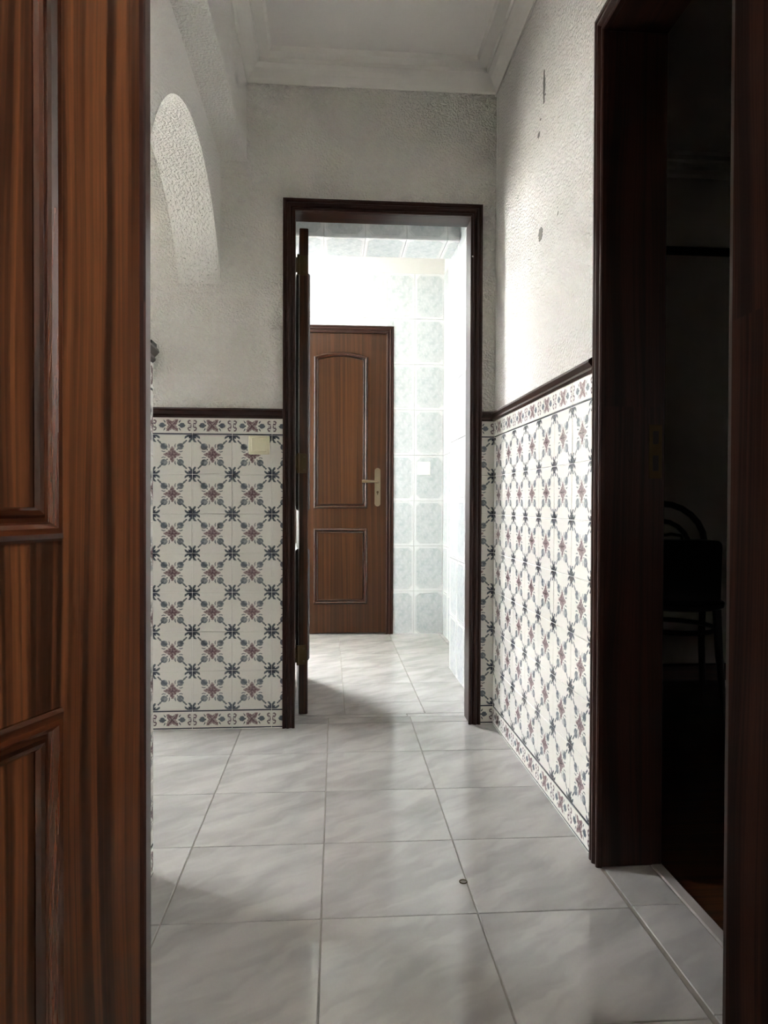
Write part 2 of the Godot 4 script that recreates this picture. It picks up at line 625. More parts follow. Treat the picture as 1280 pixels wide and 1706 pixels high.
# relief tiles 20 x 30 in the kitchen, rows from the floor; skip(x0, x1, y0, y1) leaves doors out
func cover_kitchen(wall: Node3D, o: Vector3, ex: Vector3, ey: Vector3, nrm: Vector3, s0: float, s1: float, j0: float, y0: float, y1: float, ry: float, hole = null) -> void:
	var g := 0.0018
	var bas := Basis(ex, ey, nrm)
	var cache := {}
	for k in range(int(floor((s0 - j0) / 0.2)), int(ceil((s1 - j0) / 0.2))):
		for r in range(int(floor((y0 - ry) / 0.3)), int(ceil((y1 - ry) / 0.3))):
			var a := j0 + k * 0.2 + g * 0.5
			var b := a + 0.2 - g
			var c := ry + r * 0.3 + g * 0.5
			var d := c + 0.3 - g
			var rects := [[maxf(a, s0), minf(b, s1), maxf(c, y0), minf(d, y1)]]
			if hole != null:
				var out := []
				for q in rects:
					if q[1] <= hole[0] or q[0] >= hole[1] or q[3] <= hole[2] or q[2] >= hole[3]:
						out.append(q)
						continue
					if q[0] < hole[0]: out.append([q[0], hole[0], q[2], q[3]])
					if q[1] > hole[1]: out.append([hole[1], q[1], q[2], q[3]])
					if q[3] > hole[3]: out.append([maxf(q[0], hole[0]), minf(q[1], hole[1]), hole[3], q[3]])
				rects = out
			for q in rects:
				if q[1] - q[0] < 0.008 or q[3] - q[2] < 0.008:
					continue
				var key := "%.3f %.3f %.3f %.3f" % [q[0] - a, q[1] - a, q[2] - c, q[3] - c]
				if not cache.has(key):
					cache[key] = tile_mesh(q[1] - q[0], q[3] - q[2], 0.006, Vector2((q[0] - a) / 0.2, 1.0 - (q[3] - c) / 0.3), Vector2((q[1] - a) / 0.2, 1.0 - (q[2] - c) / 0.3))
				var t := inst("tile", cache[key], M.kitchen, wall)
				var jit := Basis(ey, rng.randfn(0, 0.002)) * Basis(ex, rng.randfn(0, 0.002))
				t.transform = Transform3D(jit * bas, o + ex * q[0] + ey * q[2] + nrm * 0.001)

# floor tiles: cells of a slightly turned grid, cut to a rectangle
func pave(floor_node: Node3D, rect: Rect2, org: Vector2, pitch: float, turn: float) -> void:
	var R := PackedVector2Array([rect.position, Vector2(rect.end.x, rect.position.y), rect.end, Vector2(rect.position.x, rect.end.y)])
	var eu := Vector2(1, -turn) * pitch
	var ev := Vector2(turn, 1) * pitch
	var g := 0.0012
	for i in range(-12, 13):
		for j in range(-14, 14):
			var c := org + eu * i + ev * j
			var mid := c + (eu + ev) * 0.5
			if not rect.grow(0.3).has_point(mid):
				continue
			var cell := PackedVector2Array([c, c + eu, c + eu + ev, c + ev])
			var cut := Geometry2D.intersect_polygons(cell, R)
			for poly in cut:
				var ins := Geometry2D.offset_polygon(poly, -g)
				if ins.is_empty():
					continue
				var top := Geometry2D.offset_polygon(poly, -g - 0.0012)
				if top.is_empty() or top[0].size() != ins[0].size():
					continue
				var st := mb()
				var o2 := Vector2(0.2 + 0.6 * rng.randf(), 0.2 + 0.6 * rng.randf())
				var q: PackedVector2Array = top[0]
				var e: PackedVector2Array = ins[0]
				var rot := 1 if rng.randf() < 0.4 else 0
				var U := func(p: Vector2) -> Vector2:
					var v := (p - mid) * 0.62
					if rot == 1: v = -v
					return v + o2
				var idx := Geometry2D.triangulate_polygon(q)
				for t in range(0, idx.size(), 3):
					var A := q[idx[t]]
					var B := q[idx[t + 1]]
					var C := q[idx[t + 2]]
					tri(st, Vector3(A.x, 0, A.y), Vector3(B.x, 0, B.y), Vector3(C.x, 0, C.y), Vector3.UP, [U.call(A), U.call(B), U.call(C)])
				for k in q.size():
					var k2 := (k + 1) % q.size()
					var dv := (q[k2] - q[k]).normalized()
					var on := Vector3(dv.y, 0, -dv.x)
					if on.dot(Vector3(q[k].x - mid.x, 0, q[k].y - mid.y)) < 0: on = -on
					var a3 := Vector3(e[k].x, -0.001, e[k].y)
					var b3 := Vector3(e[k2].x, -0.001, e[k2].y)
					quad(st, a3, b3, Vector3(q[k2].x, 0, q[k2].y), Vector3(q[k].x, 0, q[k].y), (on + Vector3.UP).normalized(), [U.call(e[k]), U.call(e[k2]), U.call(q[k2]), U.call(q[k])])
					quad(st, a3, b3, b3 + Vector3.DOWN * 0.007, a3 + Vector3.DOWN * 0.007, on, [U.call(e[k]), U.call(e[k2]), U.call(e[k2]), U.call(e[k])])
				var t3 := obj("tile", st, M.marble, floor_node)
				t3.rotation = Vector3(rng.randfn(0, 0.0006), 0, rng.randfn(0, 0.0006))
				# turn about the tile's own middle, not about the origin
				var m3 := Vector3(mid.x, 0, mid.y)
				t3.position = m3 - t3.basis * m3

# ------------------------------------------------------------------ joinery
const CASING := [Vector2(0, 0), Vector2(0, 0.010), Vector2(0.003, 0.013), Vector2(0.009, 0.013), Vector2(0.012, 0.008), Vector2(0.017, 0.008), Vector2(0.020, 0.013), Vector2(0.024, 0.016), Vector2(0.029, 0.016), Vector2(0.032, 0.011), Vector2(0.036, 0.011), Vector2(0.039, 0.015), Vector2(0.046, 0.015), Vector2(0.047, 0.013), Vector2(0.047, 0)]
const BEAD := [Vector2(0, 0), Vector2(0, 0.004), Vector2(0.003, 0.008), Vector2(0.008, 0.0115), Vector2(0.013, 0.0115), Vector2(0.017, 0.008), Vector2(0.019, 0.0045), Vector2(0.023, 0.0045), Vector2(0.026, 0.0065), Vector2(0.030, 0.0055), Vector2(0.033, 0.002), Vector2(0.033, 0)]

# casing round an opening: u runs along the wall, from u0 to u1, height h, drawn on the plane with normal n
func casing(parent: Node3D, o: Vector3, eu: Vector3, n: Vector3, u0: float, u1: float, h: float) -> void:
	var P := [o + eu * u0, o + eu * u0 + Vector3.UP * h, o + eu * u1 + Vector3.UP * h, o + eu * u1]
	# sides and head mitred at the corners, one piece each
	var ctr := o + eu * (u0 + u1) * 0.5 + Vector3.UP * h * 0.5
	for k in 3:
		var st := mb()
		var a: Vector3 = P[k]
		var b: Vector3 = P[k + 1]
		var d := (b - a).normalized()
		var side := n.cross(d)
		if side.dot(ctr - a) > 0: side = -side
		var m0 := 0.0 if k == 0 else 1.0
		var m1 := 0.0 if k == 2 else 1.0
		var run := (b - a).length()
		for j in CASING.size() - 1:
			var p: Vector2 = CASING[j]
			var q: Vector2 = CASING[j + 1]
			var e := q - p
			var nn := (n * e.x - side * e.y).normalized()
			quad(st, a + side * p.x - d * p.x * m0 + n * p.y, a + side * q.x - d * q.x * m0 + n * q.y,
				b + side * q.x + d * q.x * m1 + n * q.y, b + side * p.x + d * p.x * m1 + n * p.y, nn,
				[Vector2(p.x + p.y, 0), Vector2(q.x + q.y, 0), Vector2(q.x + q.y, run), Vector2(p.x + p.y, run)])
		obj("casing", st, M.dark, parent)

func rect_path(x0: float, x1: float, y0: float, y1: float, z: float, arch: float) -> Array:
	var p := [Vector3(x0, y0, z), Vector3(x1, y0, z), Vector3(x1, y1, z)]
	if arch > 0.0:
		var n := 12
		for i in range(1, n):
			var t := float(i) / n
			p.append(Vector3(lerpf(x1, x0, t), y1 + arch * 4.0 * t * (1.0 - t), z))
	p.append(Vector3(x0, y1, z))
	return p

# door leaf: x from the hinge edge, y up, z through the thickness; mouldings on both faces are its sub-parts
func make_leaf(parent: Node3D, w: float, h: float, t: float, stile: float, handle := 1, wood: Material = null, upper_low := 0.826, lower_top := 0.664, top := 1.825) -> MeshInstance3D:
	var st := mb()
	grain = 1
	bx(st, Vector3(0, 0, -t * 0.5), Vector3(w, h, t * 0.5), 0.003)
	var leaf := obj("leaf", st, wood if wood else M.wood, parent)
	for s in [1.0, -1.0]:
		for k in 2:
			var z: float = t * 0.5 * s
			var p: Array
			if k == 0:
				p = rect_path(stile, w - stile, upper_low, top, z, 0.032)
			else:
				p = rect_path(stile, w - stile, 0.19, lower_top, z, 0.0)
			var sb := mb()
			sweep(sb, p, BEAD, true, Vector3(0, 0, s), s < 0)
			obj("panel_moulding", sb, M.moulding, leaf)
	if handle > 0:
		for s in ([1.0, -1.0] if handle == 1 else [-1.0]):
			lever(leaf, Vector3(w - 0.062, 1.0, t * 0.5 * s), s)
	return leaf

func lever(leaf: Node3D, at: Vector3, s: float) -> void:
	var st := mb()
	var pl := PackedVector2Array()
	for i in 9:
		var a := PI * i / 8.0
		pl.append(Vector2(cos(a) * 0.019, 0.075 + sin(a) * 0.017))
	for i in 9:
		var a := PI + PI * i / 8.0
		pl.append(Vector2(cos(a) * 0.019, -0.145 + sin(a) * 0.017))
	prism(st, pl, Vector3(0, 0, 0), Vector3.RIGHT, Vector3.UP, Vector3(0, 0, 0.006 * s))
	var pl2 := PackedVector2Array()
	for p in pl:
		pl2.append(Vector2(p.x * 0.72, p.y * 0.95 - 0.002))
	prism(st, pl2, Vector3(0, 0, 0.006 * s), Vector3.RIGHT, Vector3.UP, Vector3(0, 0, 0.003 * s))
	obj("handle_plate", st, M.steel, leaf, at)
	st = mb()
	tube(st, [Vector3(0, 0, 0.008 * s), Vector3(0, 0, 0.035 * s), Vector3(-0.006, 0, 0.045 * s), Vector3(-0.02, 0.001, 0.048 * s), Vector3(-0.06, 0.001, 0.048 * s), Vector3(-0.092, 0.002, 0.047 * s), Vector3(-0.104, 0.003, 0.045 * s)], [0.009, 0.009, 0.009, 0.007, 0.009, 0.010, 0.008], 10)
	obj("lever", st, M.steel, leaf, at)
	st = mb()
	tube(st, [Vector3(0, -0.068, 0.007 * s), Vector3(0, -0.068, 0.0125 * s)], [0.008], 12)
	bx(st, Vector3(-0.003, -0.086, minf(0.007 * s, 0.0125 * s)), Vector3(0.003, -0.070, maxf(0.007 * s, 0.0125 * s)))
	obj("lock_cylinder", st, M.old_brass, leaf, at)

func jambs(parent: Node3D, lo: Vector3, hi: Vector3, axis: int, th := 0.025) -> void:
	# lining boards of an opening lo..hi (clear size); axis = 0: opening runs along x, 2: along z
	for k in 2:
		var a := lo
		var b := hi
		if k == 0:
			b[axis] = lo[axis]; a[axis] = lo[axis] - th
		else:
			a[axis] = hi[axis]; b[axis] = hi[axis] + th
		var st := mb()
		grain = 1
		bx(st, a, b, 0.002)
		obj("jamb", st, M.dark, parent)
	var c := lo
	var d := hi
	c.y = hi.y; d.y = hi.y + th
	c[axis] -= th; d[axis] += th
	var s2 := mb()
	grain = axis
	bx(s2, c, d, 0.002)
	grain = 1
	obj("head_jamb", s2, M.dark, parent)

# ------------------------------------------------------------------ scene
func _ready() -> void:
	rng.seed = 7
	# --- camera
	var cam := Camera3D.new()
	cam.name = "camera"
	cam.fov = 71.243
	cam.near = 0.03
	cam.position = Vector3(0, 0.8701, 2.7726)
	cam.rotation = Vector3(-0.01297, -0.07668, 0.00337)
	add_child(cam)
	cam.current = true
	# --- sky and exposure
	var sky := ProceduralSkyMaterial.new()
	sky.sky_top_color = Color(0.95, 0.96, 0.975)
	sky.sky_horizon_color = Color(0.97, 0.975, 0.98)
	sky.ground_bottom_color = Color(0.80, 0.79, 0.77)
	sky.ground_horizon_color = Color(0.86, 0.855, 0.84)
	sky.sun_angle_max = 0.0
	var env := Environment.new()
	env.background_mode = Environment.BG_SKY
	env.sky = Sky.new()
	env.sky.sky_material = sky
	env.background_energy_multiplier = 18.0
	env.tonemap_mode = Environment.TONE_MAPPER_LINEAR
	env.tonemap_exposure = 7.6
	env.sdfgi_enabled = true
	env.ssao_enabled = true
	env.ssil_enabled = true
	var we := WorldEnvironment.new()
	we.name = "environment"
	we.environment = env
	add_child(we)

	make_materials()
	build_shell()
	build_floor()
	build_trim()
	build_doors()
	build_things()

func boxes(list: Array) -> SurfaceTool:
	var st := mb()
	for b in list:
		bx(st, b[0], b[1])
	return st

func V(x: float, y: float, z: float) -> Vector3:
	return Vector3(x, y, z)

func opening(u0: float, u1: float, a: float, b: float, h: float) -> PackedVector2Array:
	return PackedVector2Array([Vector2(u0, 0), Vector2(a, 0), Vector2(a, h), Vector2(b, h), Vector2(b, 0), Vector2(u1, 0), Vector2(u1, H), Vector2(u0, H)])

func build_shell() -> void:
	var st := mb()
	# corridor back wall with the kitchen doorway
	prism(st, opening(-1.25, 0.78, -0.160, 0.578, 2.010), Vector3.ZERO, Vector3.RIGHT, Vector3.UP, V(0, 0, -0.13))
	var wb := struct("wall_back", st, M.plaster, "cream stippled wall around the dark framed doorway, painted tiles on its lower half")
	# right wall with the side room doorway (u = z)
	st = mb()
	prism(st, opening(0.0, ZE, 1.095, 1.827, 2.010), V(XR, 0, 0), V(0, 0, 1), Vector3.UP, V(0.13, 0, 0))
	var wr := struct("wall_right", st, M.plaster, "cream stippled wall beside the dark side room doorway, painted tiles below")
	# left wall: an arch springing straight from the back wall
	st = mb()
	var pts := PackedVector2Array()
	var cz := 0.54
	var R := 0.6099
	var cy := 1.4149
	var a0 := atan2(1.70 - cy, -0.54)
	var a1 := atan2(1.70 - cy, 0.54)
	for i in 37:
		var a := lerpf(a0, a1, i / 36.0)
		pts.append(Vector2(cz + R * cos(a), cy + R * sin(a)))
	pts.append_array(PackedVector2Array([Vector2(1.08, 0), Vector2(ZE, 0), Vector2(ZE, H), Vector2(0, H)]))
	prism(st, pts, V(XL, 0, 0), V(0, 0, 1), Vector3.UP, V(XLB - XL, 0, 0))
	var wl := struct("wall_left", st, M.plaster, "cream stippled wall opened by a low segmental arch into the hall")
	# beam along the top of the left wall
	st = boxes([[V(XL, 2.168, 0), V(-0.317, H, ZE)]])
	struct("trim_1", st, M.plaster, "boxed plaster beam along the ceiling above the arch")
	# wall with the near door
	st = mb()
	prism(st, opening(-1.50, 0.78, -0.345, 0.530, 2.010), V(0, 0, ZE), Vector3.RIGHT, Vector3.UP, V(0, 0, 0.125))
	struct("wall_front", st, M.smooth, "plain wall that holds the near open door")
	# unseen hall, recessed and stretched to steer window light; window faces the arch
	st = boxes([[V(-2.73, 0, -0.82), V(-2.60, 0.95, 8.0)], [V(-2.73, 2.15, -0.82), V(-2.60, H, 8.0)], [V(-2.73, 0.95, -0.82), V(-2.60, 2.15, -0.34)], [V(-2.73, 0.95, 0.12), V(-2.60, 2.15, 8.0)]])
	struct("wall_hall", st, M.smooth, "plain long hall wall with a window, beyond the arch")
	window("window_1", V(-2.665, 0.95, -0.34), V(-2.665, 2.15, 0.12), "white framed hall window that lights the corridor through the arch")
	st = boxes([[V(-2.60, 0, -0.82), V(-1.12, H, -0.69)], [V(-1.25, 0, -0.69), V(-1.12, H, -0.13)]])
	struct("wall_hall_back", st, M.smooth, "plain unseen back wall of the hall, set back to shape the window light")
	st = boxes([[V(-2.73, 0, 8.0), V(-1.38, H, 8.12)], [V(-1.50, 0, 4.42), V(-1.38, H, 8.0)]])
	struct("wall_hall_end", st, M.smooth, "plain unseen end of the hall, set far off to weaken bounce light")
	# added unseen partition, its doorway narrows the window beam towards the arch
	st = mb()
	prism(st, opening(0.0, ZE, 0.012, 0.72, 2.10), V(-1.25, 0, 0), V(0, 0, 1), Vector3.UP, V(0.13, 0, 0))
	struct("wall_light_baffle", st, M.smooth, "unseen partition with an open doorway, added behind the arch to narrow the window light")
	# room the camera stands in
	st = boxes([[V(-1.50, 0, 2.03), V(-1.38, H, 4.3)]])
	struct("wall_entry_left", st, M.smooth, "plain left wall of the room in front of the near door")
	st = boxes([[V(0.78, 0, 2.03), V(0.90, 1.1, 4.3)], [V(0.78, 2.1, 2.03), V(0.90, H, 4.3)], [V(0.78, 1.1, 2.03), V(0.90, 2.1, 2.85)], [V(0.78, 1.1, 3.32), V(0.90, 2.1, 4.3)]])
	struct("wall_entry_right", st, M.smooth, "plain right wall of the room in front of the near door")
	st = boxes([[V(-1.50, 0, 4.3), V(0.90, H, 4.42)]])
	struct("wall_entry_rear", st, M.smooth, "plain rear wall of the room in front of the near door")
	window("window_3", V(0.84, 1.1, 2.85), V(0.84, 2.1, 3.32), "white framed window of the room in front of the near door")
	# side room
	st = boxes([[V(0.78, 0, -0.75), V(6.1, H, -0.63)]])
	struct("wall_side_back", st, M.smooth, "dim grey wall of the unlit side room behind the bentwood chair")
	st = boxes([[V(6.0, 0, -0.63), V(6.1, H, 1.95)]])
	struct("wall_side_right", st, M.smooth, "far side wall of the unlit side room")
	st = boxes([[V(0.90, 0, 1.95), V(6.1, H, 2.07)]])
	struct("wall_side_front", st, M.smooth, "wall of the unlit side room nearest the entrance")
	# kitchen
	st = mb()
	prism(st, opening(-0.33, 0.89, -0.262, 0.413, 2.012), V(0, 0, ZK), Vector3.RIGHT, Vector3.UP, V(0, 0, -0.10))
	bx(st, V(-0.33, 0, ZK - 0.2), V(0.89, H, ZK - 0.10))
	for b in [[V(-1.43, 0, ZK - 0.2), V(-1.28, H, ZK)], [V(-1.28, 0, ZK - 0.2), V(-0.70, 0.80, ZK)], [V(-1.28, 2.45, ZK - 0.2), V(-0.70, H, ZK)], [V(-0.70, 0, ZK - 0.2), V(-0.33, H, ZK)]]:
		bx(st, b[0], b[1])
	var wk := struct("wall_kitchen_back", st, M.kitchen_wall, "bright white relief tiled kitchen wall around the brown far door")
	st = boxes([[V(XK, 0, ZK), V(0.89, H, -0.95)]])
	var wkr := struct("wall_kitchen_right", st, M.kitchen_wall, "white relief tiled side wall of the bright kitchen bay")
	st = boxes([[V(0.64, 0, -0.95), V(0.78, H, -0.13)]])
	var wkv := struct("wall_passage_right", st, M.kitchen_wall, "glossy white tiled wall just inside the kitchen doorway")
	st = boxes([[V(-0.43, 0, -0.95), V(-0.30, H, -0.13)], [V(-1.43, 0, -0.95), V(-0.43, H, -0.82)]])
	struct("wall_passage_left", st, M.kitchen_wall, "white wall behind the opened kitchen door leaf")
	st = boxes([[V(-1.43, 0, ZK), V(-1.30, H, -0.95)]])
	struct("wall_kitchen_left", st, M.kitchen_wall, "white side wall of the kitchen bay, hidden by the opened door")
	window("window_2", V(-1.28, 0.80, ZK - 0.14), V(-0.70, 2.45, ZK - 0.14), "white framed glazed kitchen window left of the brown far door")
	st = boxes([[V(-0.30, 2.154, -0.95), V(0.64, H, -0.695)]])
	var bm := struct("trim_2", st, M.kitchen_wall, "grey tiled lintel beam crossing the kitchen passage")
	# ceiling over everything
	st = boxes([[V(-2.73, H, -2.145), V(6.1, H + 0.12, 4.42)], [V(-2.73, H, 4.42), V(-1.38, H + 0.12, 8.12)]])
	struct("ceiling", st, M.ceiling, "plain off-white corridor ceiling inside the cornice")
	# painted tiles
	cover(wb, Vector3.ZERO, Vector3.RIGHT, Vector3.BACK, -1.115, -0.178, -0.5192)
	cover(wb, Vector3.ZERO, Vector3.RIGHT, Vector3.BACK, 0.594, 0.645, 0.498)
	cover(wr, V(XR, 0, 1.074), V(0, 0, -1), V(-1, 0, 0), 0.0, 1.067, 1.074 - 1.065)
	cover(wl, V(XL, 0, ZE), V(0, 0, -1), V(1, 0, 0), 0.0, ZE - 1.082, 0.0)
	# kitchen tiles
	cover_kitchen(wk, V(0, 0, ZK), Vector3.RIGHT, Vector3.UP, Vector3.BACK, -0.33, 0.755, 0.562, 0.0, 2.385, -0.015, [-0.268, 0.420, -1.0, 2.022])
	cover_kitchen(wkr, V(XK, 0, ZK), V(0, 0, 1), Vector3.UP, V(-1, 0, 0), 0.007, 0.994, 0.0, 0.0, 2.385, -0.015)
	cover_kitchen(wkv, V(0.64, 0, -0.95), V(0, 0, 1), Vector3.UP, V(-1, 0, 0), 0.0, 0.815, 0.02, 0.0, 2.15, -0.015)
	cover_kitchen(wkv, V(0.64, 0, -0.95), V(0, 0, 1), Vector3.UP, V(-1, 0, 0), 0.258, 0.815, 0.02, 2.15, 2.54, -0.015)
	cover_kitchen(bm, V(0, 0, -0.695), Vector3.RIGHT, Vector3.UP, Vector3.BACK, -0.30, 0.632, 0.572, 2.147, 2.54, 2.147)
	cover_kitchen(bm, V(0, 2.154, -0.95), Vector3.RIGHT, V(0, 0, 1), V(0, -1, 0), -0.30, 0.632, 0.572, 0.0, 0.26, -0.04)
	# smooth untextured paint strips along the plaster corners
	smooth_edge(wr, V(XR - 0.0012, 1.232, 0.0), V(XR, H - 0.085, 0.026))
	smooth_edge(wl, V(XL, 1.72, 0.0), V(XL + 0.0012, 2.165, 0.018))
	# scars in the plaster of the right wall
	scars(wr)

func window(called: String, a: Vector3, b: Vector3, label: String) -> void:
	# window standing in the plane x = a.x, or z = a.z when a and b differ in x: outer frame and mullion
	var w := node(called, self)
	tag(w, label, "", "", "structure")
	var k := 2 if absf(a.x - b.x) < 0.001 else 0
	var o := 2 - k
	var f := 0.04
	var B := func(st: SurfaceTool, u0: float, u1: float, y0: float, y1: float, t: float) -> void:
		var lo := Vector3(0, y0, 0)
		var hi := Vector3(0, y1, 0)
		lo[k] = u0; hi[k] = u1
		lo[o] = a[o] - t; hi[o] = a[o] + t
		bx(st, lo, hi, 0.004)
	var st := mb()
	B.call(st, a[k], a[k] + f, a.y, b.y, 0.03)
	B.call(st, b[k] - f, b[k], a.y, b.y, 0.03)
	B.call(st, a[k] + f, b[k] - f, a.y, a.y + f, 0.03)
	B.call(st, a[k] + f, b[k] - f, b.y - f, b.y, 0.03)
	obj("window_frame", st, M.window, w)
	st = mb()
	var m := (a[k] + b[k]) * 0.5
	B.call(st, m - 0.018, m + 0.018, a.y + f, b.y - f, 0.025)
	obj("mullion", st, M.window, w)

func smooth_edge(wall: Node3D, a: Vector3, b: Vector3) -> void:
	var st := mb()
	bx(st, a, b, 0.0004)
	obj("smooth_edge", st, M.smooth, wall)

func scars(wr: Node3D) -> void:
	var n := noise(77, 1.3, 2)
	for s in [[0.621, 2.189, 0.621, 2.09, 0.008, "plaster_groove", "grey vertical groove in the plaster"], [0.567, 2.027, 0.570, 2.012, 0.011, "screw_hole", "small screw hole"], [0.592, 1.722, 0.594, 1.684, 0.021, "plaster_hole", "chipped grey hole in the plaster"], [0.586, 2.062, 0.586, 2.057, 0.005, "nail_hole", "nail hole"], [0.634, 2.112, 0.634, 2.107, 0.004, "nail_hole", "nail hole"], [0.76, 1.70, 0.762, 1.698, 0.005, "nail_hole", "nail hole"]]:
		var a := Vector2(s[0], s[1])
		var b := Vector2(s[2], s[3])
		var pts := PackedVector2Array()
		var d := (b - a).normalized()
		var sd := Vector2(-d.y, d.x)
		var N := 12
		for i in N:
			var t := float(i) / (N - 1)
			var w: float = s[4] * (0.45 + 0.55 * sin(PI * clampf(t, 0.08, 0.92))) * (1.0 + 0.6 * n.get_noise_2d(i * 1.7, s[1] * 9.0))
			pts.append(a.lerp(b, t) + sd * w)
		for i in N:
			var t := 1.0 - float(i) / (N - 1)
			var w: float = s[4] * (0.45 + 0.55 * sin(PI * clampf(t, 0.08, 0.92))) * (1.0 + 0.6 * n.get_noise_2d(i * 1.7 + 40, s[1] * 9.0))
			pts.append(a.lerp(b, t) - sd * w)
		var st := mb()
		prism(st, pts, V(XR - 0.0012, 0, 0), V(0, 0, 1), Vector3.UP, V(0.004, 0, 0))
		var o := obj(s[5], st, M.cement, wr)
		o.set_meta("label", s[6])

func build_floor() -> void:
	var fl := struct("floor", boxes([[V(-2.73, -0.12, -2.145), V(0.80, -0.0025, 4.42)], [V(-2.73, -0.12, 4.42), V(-1.38, -0.0025, 8.12)]]), M.floor_grout, "glossy grey veined marble-look tiled floor")
	# corridor, hall and entrance
	pave(fl, Rect2(-2.60, -0.109, 2.60 + XR - 0.002, 4.2 + 0.109), Vector2(-0.3362, 0.2886), 0.3311, -0.0092)
	# sill of the side room doorway
	pave(fl, Rect2(XR + 0.004, 1.09, 0.118, 0.74), Vector2(XR - 0.06, 0.2886), 0.3311, -0.0092)
	# door sill towards the kitchen
	pave(fl, Rect2(-0.16, -0.149, 0.74, 0.038), Vector2(-0.52, -0.30), 0.84, 0.0)
	# kitchen
	pave(fl, Rect2(-1.30, ZK, 1.30 + XK, -0.151 - ZK), Vector2(0.066, -0.323), 0.332, 0.0)
	var st := mb()
	bx(st, V(0.775, -0.01, 1.09), V(0.802, 0.003, 1.83), 0.002)
	obj("sill_strip", st, M.sill, fl).set_meta("label", "narrow grey stone strip across the side room doorway")
	struct("floor_side", boxes([[V(0.80, -0.12, -0.75), V(6.1, -0.004, 2.07)]]), M.wood, "dark wooden floor of the unlit side room")

func build_trim() -> void:
	# wooden chair rail above the tiles
	var rail := [Vector2(0, 1.190), Vector2(0.010, 1.190), Vector2(0.016, 1.196), Vector2(0.014, 1.203), Vector2(0.019, 1.208), Vector2(0.024, 1.214), Vector2(0.022, 1.221), Vector2(0.015, 1.225), Vector2(0.010, 1.228), Vector2(0, 1.230)]
	var st := mb()
	sweep(st, [V(-1.12, 0, 0), V(-0.178, 0, 0)], rail, false, Vector3.UP, true)
	struct("trim_3", st, M.dark, "dark wooden rail above the tiles left of the kitchen doorway")
	st = mb()
	sweep(st, [V(0.594, 0, 0), V(XR, 0, 0), V(XR, 0, 1.075)], rail, false, Vector3.UP, true)
	struct("trim_4", st, M.dark, "dark wooden rail above the tiles of the right wall")
	st = mb()
	sweep(st, [V(XL, 0, 1.09), V(XL, 0, ZE)], rail, false, Vector3.UP, false)
	struct("trim_5", st, M.dark, "dark wooden rail above the tiles of the arch pier")
	# plaster cornice round the corridor ceiling
	var cor := [Vector2(0, H), Vector2(0, H - 0.085), Vector2(0.006, H - 0.086), Vector2(0.010, H - 0.080), Vector2(0.014, H - 0.070), Vector2(0.022, H - 0.055), Vector2(0.033, H - 0.041), Vector2(0.045, H - 0.031), Vector2(0.050, H - 0.030), Vector2(0.054, H - 0.018), Vector2(0.092, H - 0.016), Vector2(0.097, H - 0.008), Vector2(0.100, H)]
	st = mb()
	sweep(st, [V(-0.317, 0, 0), V(XR, 0, 0), V(XR, 0, ZE), V(-0.317, 0, ZE)], cor, true, Vector3.UP, true)
	struct("trim_6", st, M.smooth, "moulded off-white plaster cornice round the corridor ceiling")
	# side room: cornice, picture rail, dark baseboard
	st = mb()
	sweep(st, [V(0.78, 0, -0.63), V(6.0, 0, -0.63)], cor, false, Vector3.UP, true)
	struct("trim_7", st, M.smooth, "plaster cornice of the unlit side room")
	st = mb()
	sweep(st, [V(0.78, 0, -0.63), V(6.0, 0, -0.63)], [Vector2(0, 2.09), Vector2(0.018, 2.095), Vector2(0.022, 2.11), Vector2(0.012, 2.128), Vector2(0, 2.13)], false, Vector3.UP, true)
	struct("trim_8", st, M.dark, "thin dark picture rail on the side room wall")
	st = mb()
	sweep(st, [V(0.78, 0, -0.63), V(6.0, 0, -0.63)], [Vector2(0, -0.004), Vector2(0.014, -0.004), Vector2(0.014, 0.07), Vector2(0.008, 0.08), Vector2(0, 0.08)], false, Vector3.UP, true)
	struct("baseboard_side", st, M.dark, "dark baseboard of the unlit side room")

